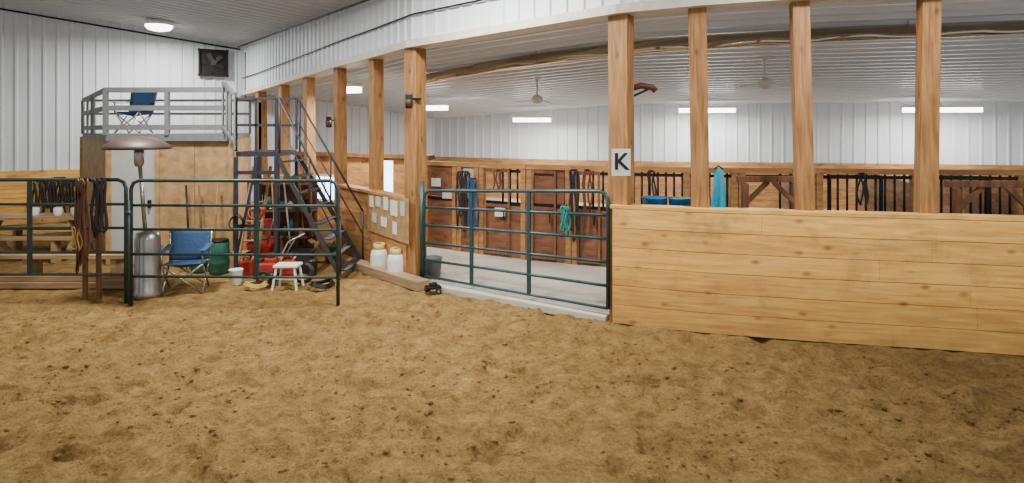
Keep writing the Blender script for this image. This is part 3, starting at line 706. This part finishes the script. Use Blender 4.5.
for px,d in((247,8.7),(289,8.75)):
    c=G(px,d); t=thing('red_fuel_can','red plastic fuel can under the stair landing','fuel can',c,'red fuel cans')
    mb=MB(); mb.box(c+up*.10,(.18,.13,.22)); mb.done('body','red',parent=t,bevel=.025)
    mb=MB(); mb.path([c+Vector((-.06,0,.20)),c+Vector((-.04,0,.26)),c+Vector((.03,0,.26)),c+Vector((.04,0,.20))],.012); mb.done('handle','red',parent=t)
    mb=MB(); mb.tube(c+Vector((.06,0,.20)),c+Vector((.11,0,.28)),.015); mb.done('spout','yel',parent=t)
# stool
c=G(288,8.0); t=thing('step_stool','white plastic folding step stool','stool',c)
mb=MB(); mb.box(c+up*.30,(.32,.24,.035)); mb.done('seat','wp',parent=t,bevel=.01)
for sx_ in(-1,1):
    for sy_ in(-1,1):
        mb=MB(); mb.beam(c+Vector((sx_*.16,sy_*.13,-.01)),c+Vector((sx_*.12,sy_*.09,.29)),.022,.03); mb.done('leg','wp',parent=t)
mb=MB(); mb.box(c+Vector((0,-.12,.15)),(.26,.02,.02)); mb.done('rung','wp',parent=t)
# barrels
for px,d,h,m,lab in((219,8.85,.46,'gp','green plastic barrel against the plywood room'),(201,8.95,.40,'gp','green plastic barrel against the plywood room')):
    c=G(px,d); t=thing('plastic_barrel',lab,'barrel',c,'green barrels'); r=.14
    mb=MB(); mb.lathe(c,[(r*.9,-.01),(r,.03),(r*1.02,h*.3),(r*1.06,h*.33),(r*1.02,h*.36),(r*1.02,h*.63),(r*1.06,h*.66),(r*1.02,h*.69),(r,h*.96),(r*.9,h)],24); mb.done('drum',m,parent=t)
    mb=MB(); mb.lathe(c+up*h,[(r*.95,-.02),(r*.97,.02),(r*.9,.03)],24); mb.done('lid','blacks',parent=t)
def coil(px,d,z,r,m,label,turns=4,tilt=1.2):
    c=G(px,d,z); mb=MB(); Rm=Matrix.Rotation(tilt,3,'X'); pts=[]
    for i in range(turns*18+1):
        a=i*2*math.pi/18; rr=r*(1-.06*(i/18)); pts.append(c+Rm@Vector((rr*math.cos(a),rr*math.sin(a),.02*math.sin(i*.7)+.012*(i/18))))
    mb.path(pts,.011,6); mb.done('coiled_hose',m,label=label,cat='hose')
coil(256,8.41,.95,.11,'red','red hose coiled on a landing leg',turns=3,tilt=1.5)
coil(304,8.25,.13,.14,'leatherd','dark hose coiled on the dirt by the stairs',tilt=1.2)
coil(256,8.0,.03,.16,'rope','yellow cord coiled on the dirt floor',tilt=.0)
coil(322,8.0,.03,.16,'blacks','black hose coiled flat on the dirt',tilt=.0)
coil(237,8.41,.8,.11,'blacks','black cable coiled on a landing leg',turns=3,tilt=1.5)
c=G(300,8.95); t=thing('tool_chest','grey lidded storage tote under the stairs','tote',c)
mb=MB(); mb.box(c+up*.13,(.36,.28,.28),.1); mb.done('body','dgrey',parent=t,bevel=.02)
mb=MB(); mb.box(c+up*.29,(.40,.31,.04),.1); mb.done('lid','blacks',parent=t,bevel=.015)
c=G(262,9.0); t=thing('seed_spreader','red hopper seed spreader under the landing','spreader',c); q=sc(c,.75)
mb=MB(); vs=[]
for z,s_ in((.25,.10),(.5,.24),(.56,.25)):
    vs+=[q(x*s_,y*s_*.7,z) for x,y in((-1,-1),(1,-1),(1,1),(-1,1))]
mb.add(vs,[(0,3,2,1)]+[(k+4*l,(k+1)%4+4*l,(k+1)%4+4*l+4,k+4*l+4) for l in(0,1) for k in range(4)]); mb.done('hopper','red',parent=t)
for s_ in(-1,1):
    mb=MB(); mb.path([q(s_*.2,math.cos(a)*.11,.12+math.sin(a)*.11) for a in[i*2*math.pi/14 for i in range(14)]],.018,6,closed=True); mb.done('wheel','rubber',parent=t)
mb=MB(); mb.tube(q(-.2,0,.12),q(.2,0,.12),.01); mb.tube(q(0,0,.12),q(0,0,.26),.02); mb.tube(q(.05,0,.3),q(.32,-.1,1.25),.012); mb.tube(q(.22,-.2,1.25),q(.42,.05,1.25),.012); mb.done('frame','steel',parent=t)
# storage shelf behind the landing, full of small stored goods
c=G(283,9.9); t=thing('storage_shelf','dark open shelf unit behind the stair landing','shelf',c)
for x in(-.5,.5):
    for y in(-.14,.14):
        mb=MB(); mb.box(c+Vector((x,y,.62)),(.04,.04,1.26)); mb.done('post','dark',parent=t)
for z in(.35,.78,1.22):
    mb=MB(); mb.box(c+Vector((0,0,z)),(1.04,.32,.025)); mb.done('shelf_board','dark',parent=t)
mb=MB(); mb.box(c+Vector((0,.17,.65)),(1.0,.012,1.2)); mb.done('back_panel','brown',parent=t)
rb=random.Random(5); cols=['red','dgrey','wp','gp','blacks','yel','blue','leather','paperb','osb']
for z in(.365,.795,1.235):
    x=-.42
    while x<.42:
        w_=rb.uniform(.08,.17); h_=rb.uniform(.1,.3) if z<1.2 else rb.uniform(.08,.18); p=c+Vector((x+w_/2,-.02,z)); m=rb.choice(cols)
        mb=MB()
        if rb.random()<.5:
            r=w_*.42; mb.lathe(p,[(r,0),(r*1.02,h_*.7),(r*.9,h_*.8),(r*.45,h_*.88),(r*.45,h_)],14)
            mb.done('storage_jar',m,label='small plastic supply jar on the dark shelf',cat='jar',group='goods on the shelf')
        else:
            mb.box(p+up*h_/2,(w_*.85,.2,h_)); mb.box(p+up*(h_*.93),(w_*.9,.21,h_*.1)); mb.done('storage_box',m,label='small lidded supply box on the dark shelf',cat='box',group='goods on the shelf',bevel=.004)
        x+=w_+.02
for px,d,r,h,m,lab in((236,8.2,.09,.2,'wp','small white pail standing under the landing'),(279,8.85,.08,.22,'yel','yellowed plastic pail standing under the landing'),(291,9.25,.09,.24,'dgrey','dark grey pail standing under the stairs'),(312,8.75,.08,.2,'dgrey','small grey pail standing under the stairs'),(333,9.6,.11,.26,'gp','green pail standing beyond the stairs')):
    c=G(px,d,-.01); t=thing('small_pail',lab,'bucket',c,'pails under the landing')
    mb=MB(); mb.lathe(c,[(r*.75,0),(r*.8,.005),(r,h),(r*1.05,h+.008),(r*.93,h),(r*.72,.015)],18); mb.done('body',m,parent=t)
    mb=MB(); mb.path([c+Vector((r*math.cos(a),0,h-.07*math.sin(a))) for a in[i*math.pi/8 for i in range(9)]],.004,6); mb.done('handle','steel',parent=t)
for px,d,sx_,sz_,m,lab in((240,9.0,.26,.28,'osb','tan cardboard carton under the landing'),(276,9.5,.26,.4,'dark','brown wooden box standing under the landing'),(325,9.75,.3,.3,'osb','tan cardboard carton beyond the stairs')):
    c=G(px,d,-.01); t=thing('storage_carton',lab,'box',c); mb=MB(); mb.box(c+up*sz_/2,(sx_,.24,sz_),.15); mb.done('body',m,parent=t,bevel=.006)
    mb=MB()
    for s_ in(-1,1): mb.beam(c+Vector((s_*sx_*.5,-.1,sz_)),c+Vector((s_*sx_*.5+s_*.07,-.1,sz_+.05)),.2,.006)
    mb.done('lid_flap',m,parent=t)
c=G(324,10.3); t=thing('storage_crate','tan wooden crate stacked under the staircase','crate',c)
mb=MB()
for k in range(4): 
    for y in(-.2,.2): mb.box(c+Vector((0,y,.06+.12*k)),(.6,.02,.1))
    for x in(-.3,.3): mb.box(c+Vector((x,0,.06+.12*k)),(.02,.4,.1))
mb.box(c+up*.02,(.58,.38,.02)); mb.done('slatted_box','osb',parent=t)
a=G(246,8.75,.0); b=G(262,9.1,1.55); t=thing('wooden_ladder','short pale ladder leaning below the landing','ladder',a)
for s_ in(-.13,.13):
    mb=MB(); mb.beam(a+Vector((s_,0,0)),b+Vector((s_,0,0)),.03,.04); mb.done('side_rail','table',parent=t)
for k in range(5):
    p=a.lerp(b,.12+.18*k); mb=MB(); mb.tube(p-Vector((.13,0,0)),p+Vector((.13,0,0)),.013); mb.done('rung','table',parent=t)
for px,tx,m in((203,199,'dark'),(212,218,'post'),(190,186,'blacks'),(292,284,'wp'),(305,300,'dark'),(276,272,'post')):
    dd=8.95 if px<250 else 9.45
    a=G(px,dd,.02); b=G(tx,dd+.27,1.25); t=thing('stable_fork','long handled stable fork leaning upright','fork',a,'leaning tools')
    mb=MB(); mb.tube(a.lerp(b,.22),b,.014); mb.done('handle',m,parent=t)
    mb=MB(); e=a.lerp(b,.22); mb.tube(e+Vector((-.1,0,0)),e+Vector((.1,0,0)),.01)
    for k in range(5): mb.tube(e+Vector((-.1+.05*k,0,0)),a+Vector((-.1+.05*k,0,0)),.006,6)
    mb.done('tines','blacks',parent=t)
# bucket + scraper near gate
c=G(433,8.4,.05); t=thing('feed_bucket','grey blue plastic bucket beside the gate hinge','bucket',c)
mb=MB(); mb.lathe(c,[(.09,0),(.10,.005),(.13,.26),(.137,.27),(.125,.265),(.09,.02)],20); mb.done('pail','grey',parent=t)
mb=MB(); mb.path([c+Vector((.13*math.cos(a),0,.26-.1*math.sin(a)*1)) for a in[i*math.pi/10 for i in range(11)]],.006); mb.done('handle','steel',parent=t)
c=G(433,7.75,.0); t=thing('boot_scraper','small dark wheeled boot scraper by the gate','scraper',c)
mb=MB(); mb.box(c+up*.07,(.2,.12,.04),.4); mb.box(c+up*.10,(.1,.08,.05),.4); mb.done('body','blacks',parent=t,bevel=.01)
for s_ in(-1,1):
    mb=MB(); mb.path([c+Vector((s_*.08+math.cos(a)*.03,-.06*s_,.03+math.sin(a)*.03)) for a in[i*2*math.pi/12 for i in range(12)]],.012,6,closed=True); mb.done('wheel','rubber',parent=t)
for px,d,z,n,w,h,m,lab in((463,10.0,1.4,4,.18,1.1,'leatherd','dark halters and lead ropes hanging beside a stall door'),(574,8.95,1.5,3,.10,1.15,'leatherd','dark lead ropes hanging on a stall front'),(587,8.93,1.5,2,.08,.9,'leather','brown bridle hanging on a stall front'),(565,6.93,1.22,3,.06,.34,'tealr','teal lead rope knotted on the gate rail'),(473,9.85,1.3,3,.1,.9,'blue','navy halters hanging beside a stall door'),(498,9.6,1.45,2,.08,.5,'leather','brown halter hanging on a stall door')):
    loops('hanging_halter',lab,'halter',G(px,d,z),n,w,h,m,.014,None)
for px,m,d in((651,'leatherd',8.75),(862,'leatherd',8.25)):
    loops('hanging_halter','leather halter hanging from the stall bars','halter',G(px,d-.03,1.5),2,.07,.7,m,.013,'halters on the stall bars')
for px,d,z,m in((500,9.7,.78,'paper'),(436,10.4,1.2,'paper'),(447,10.3,1.0,'paperb')):
    mb=MB(); c=G(px,d-.06,z); mb.box(c,(.18,.006,.14),-.4); mb.done('paper_notice',m,label='white card fixed to a stall front',cat='paper',group='stall cards')
# turquoise jacket
c=G(718,6.75,1.64); t=thing('turquoise_jacket','turquoise jacket draped on a rail behind the wall','jacket',c)
vs=[];n1,n2=10,14
for i in range(n1+1):
    for j in range(n2+1):
        a=i/n1;b=j/n2; vs.append(c+Vector(((a-.5)*(.10+.12*b),-.04*math.sin(a*9+b*2)*b-.03,-.55*b+.03*math.sin(a*math.pi))))
mb=MB(); mb.add(vs,[(i*(n2+1)+j,i*(n2+1)+j+1,(i+1)*(n2+1)+j+1,(i+1)*(n2+1)+j) for i in range(n1) for j in range(n2)],True); o=mb.done('cloth','turq',parent=t); so=o.modifiers.new('s','SOLIDIFY'); so.thickness=.02
mb=MB(); mb.path([c+Vector((-.05,-.02,.02)),c+Vector((0,-.02,.06)),c+Vector((.05,-.02,.02))],.008); mb.tube(c+Vector((0,-.02,.05)),c+Vector((-.1,-.3,.07)),.008);mb.done('hook','blacks',parent=t)
for px,m,lab,w in((659,'bblue','bright blue feed pan on the shelf behind the half wall',.14),(685,'bblue','smaller blue feed pan on the shelf behind the half wall',.12)):
    k=wallpt(px); c=Vector((k.x+.02,k.y+.28,1.146)); t=thing('feed_pan',lab,'pan',c)
    mb=MB(); mb.lathe(c,[(w*.8,0),(w*.82,.0),(w,.19),(w*1.04,.195),(w*.95,.19),(w*.76,.015)],24); mb.done('bowl',m,parent=t)
    mb=MB(); mb.lathe(c,[(w*.99,.185),(w*1.06,.19),(w*1.06,.20),(w*.99,.20)],24); mb.done('rim',m,parent=t)
# ---------------------------------------------------------------- lights
def area(loc,size,e,rot=(0,0,0),col=(1,.97,.92)):
    l=bpy.data.lights.new('added_arena_light','AREA'); l.size=size; l.energy=e; l.color=col; o=bpy.data.objects.new('added_arena_light',l); S.collection.objects.link(o); o.location=loc; o.rotation_euler=rot
for x,y,e in((-4.5,7.3,260),(-.8,6.2,280),(3.,4.4,160),(0,-1,150)): area((x,y,4.15),.6,e)  # added lamps out of view; the forward ones graze the dirt for relief
w=bpy.data.worlds.new('World'); S.world=w; w.use_nodes=True; w.node_tree.nodes['Background'].inputs[0].default_value=(.90,.94,1,1); w.node_tree.nodes['Background'].inputs[1].default_value=.58
cam=bpy.data.cameras.new('Camera'); co=bpy.data.objects.new('Camera',cam); S.collection.objects.link(co); co.location=(0,0,CZ); co.rotation_euler=(math.pi/2,0,0)
cam.sensor_width=36; cam.lens=36*F/1024; cam.shift_y=-(241.5-HY)/1024; cam.clip_end=200
S.camera=co
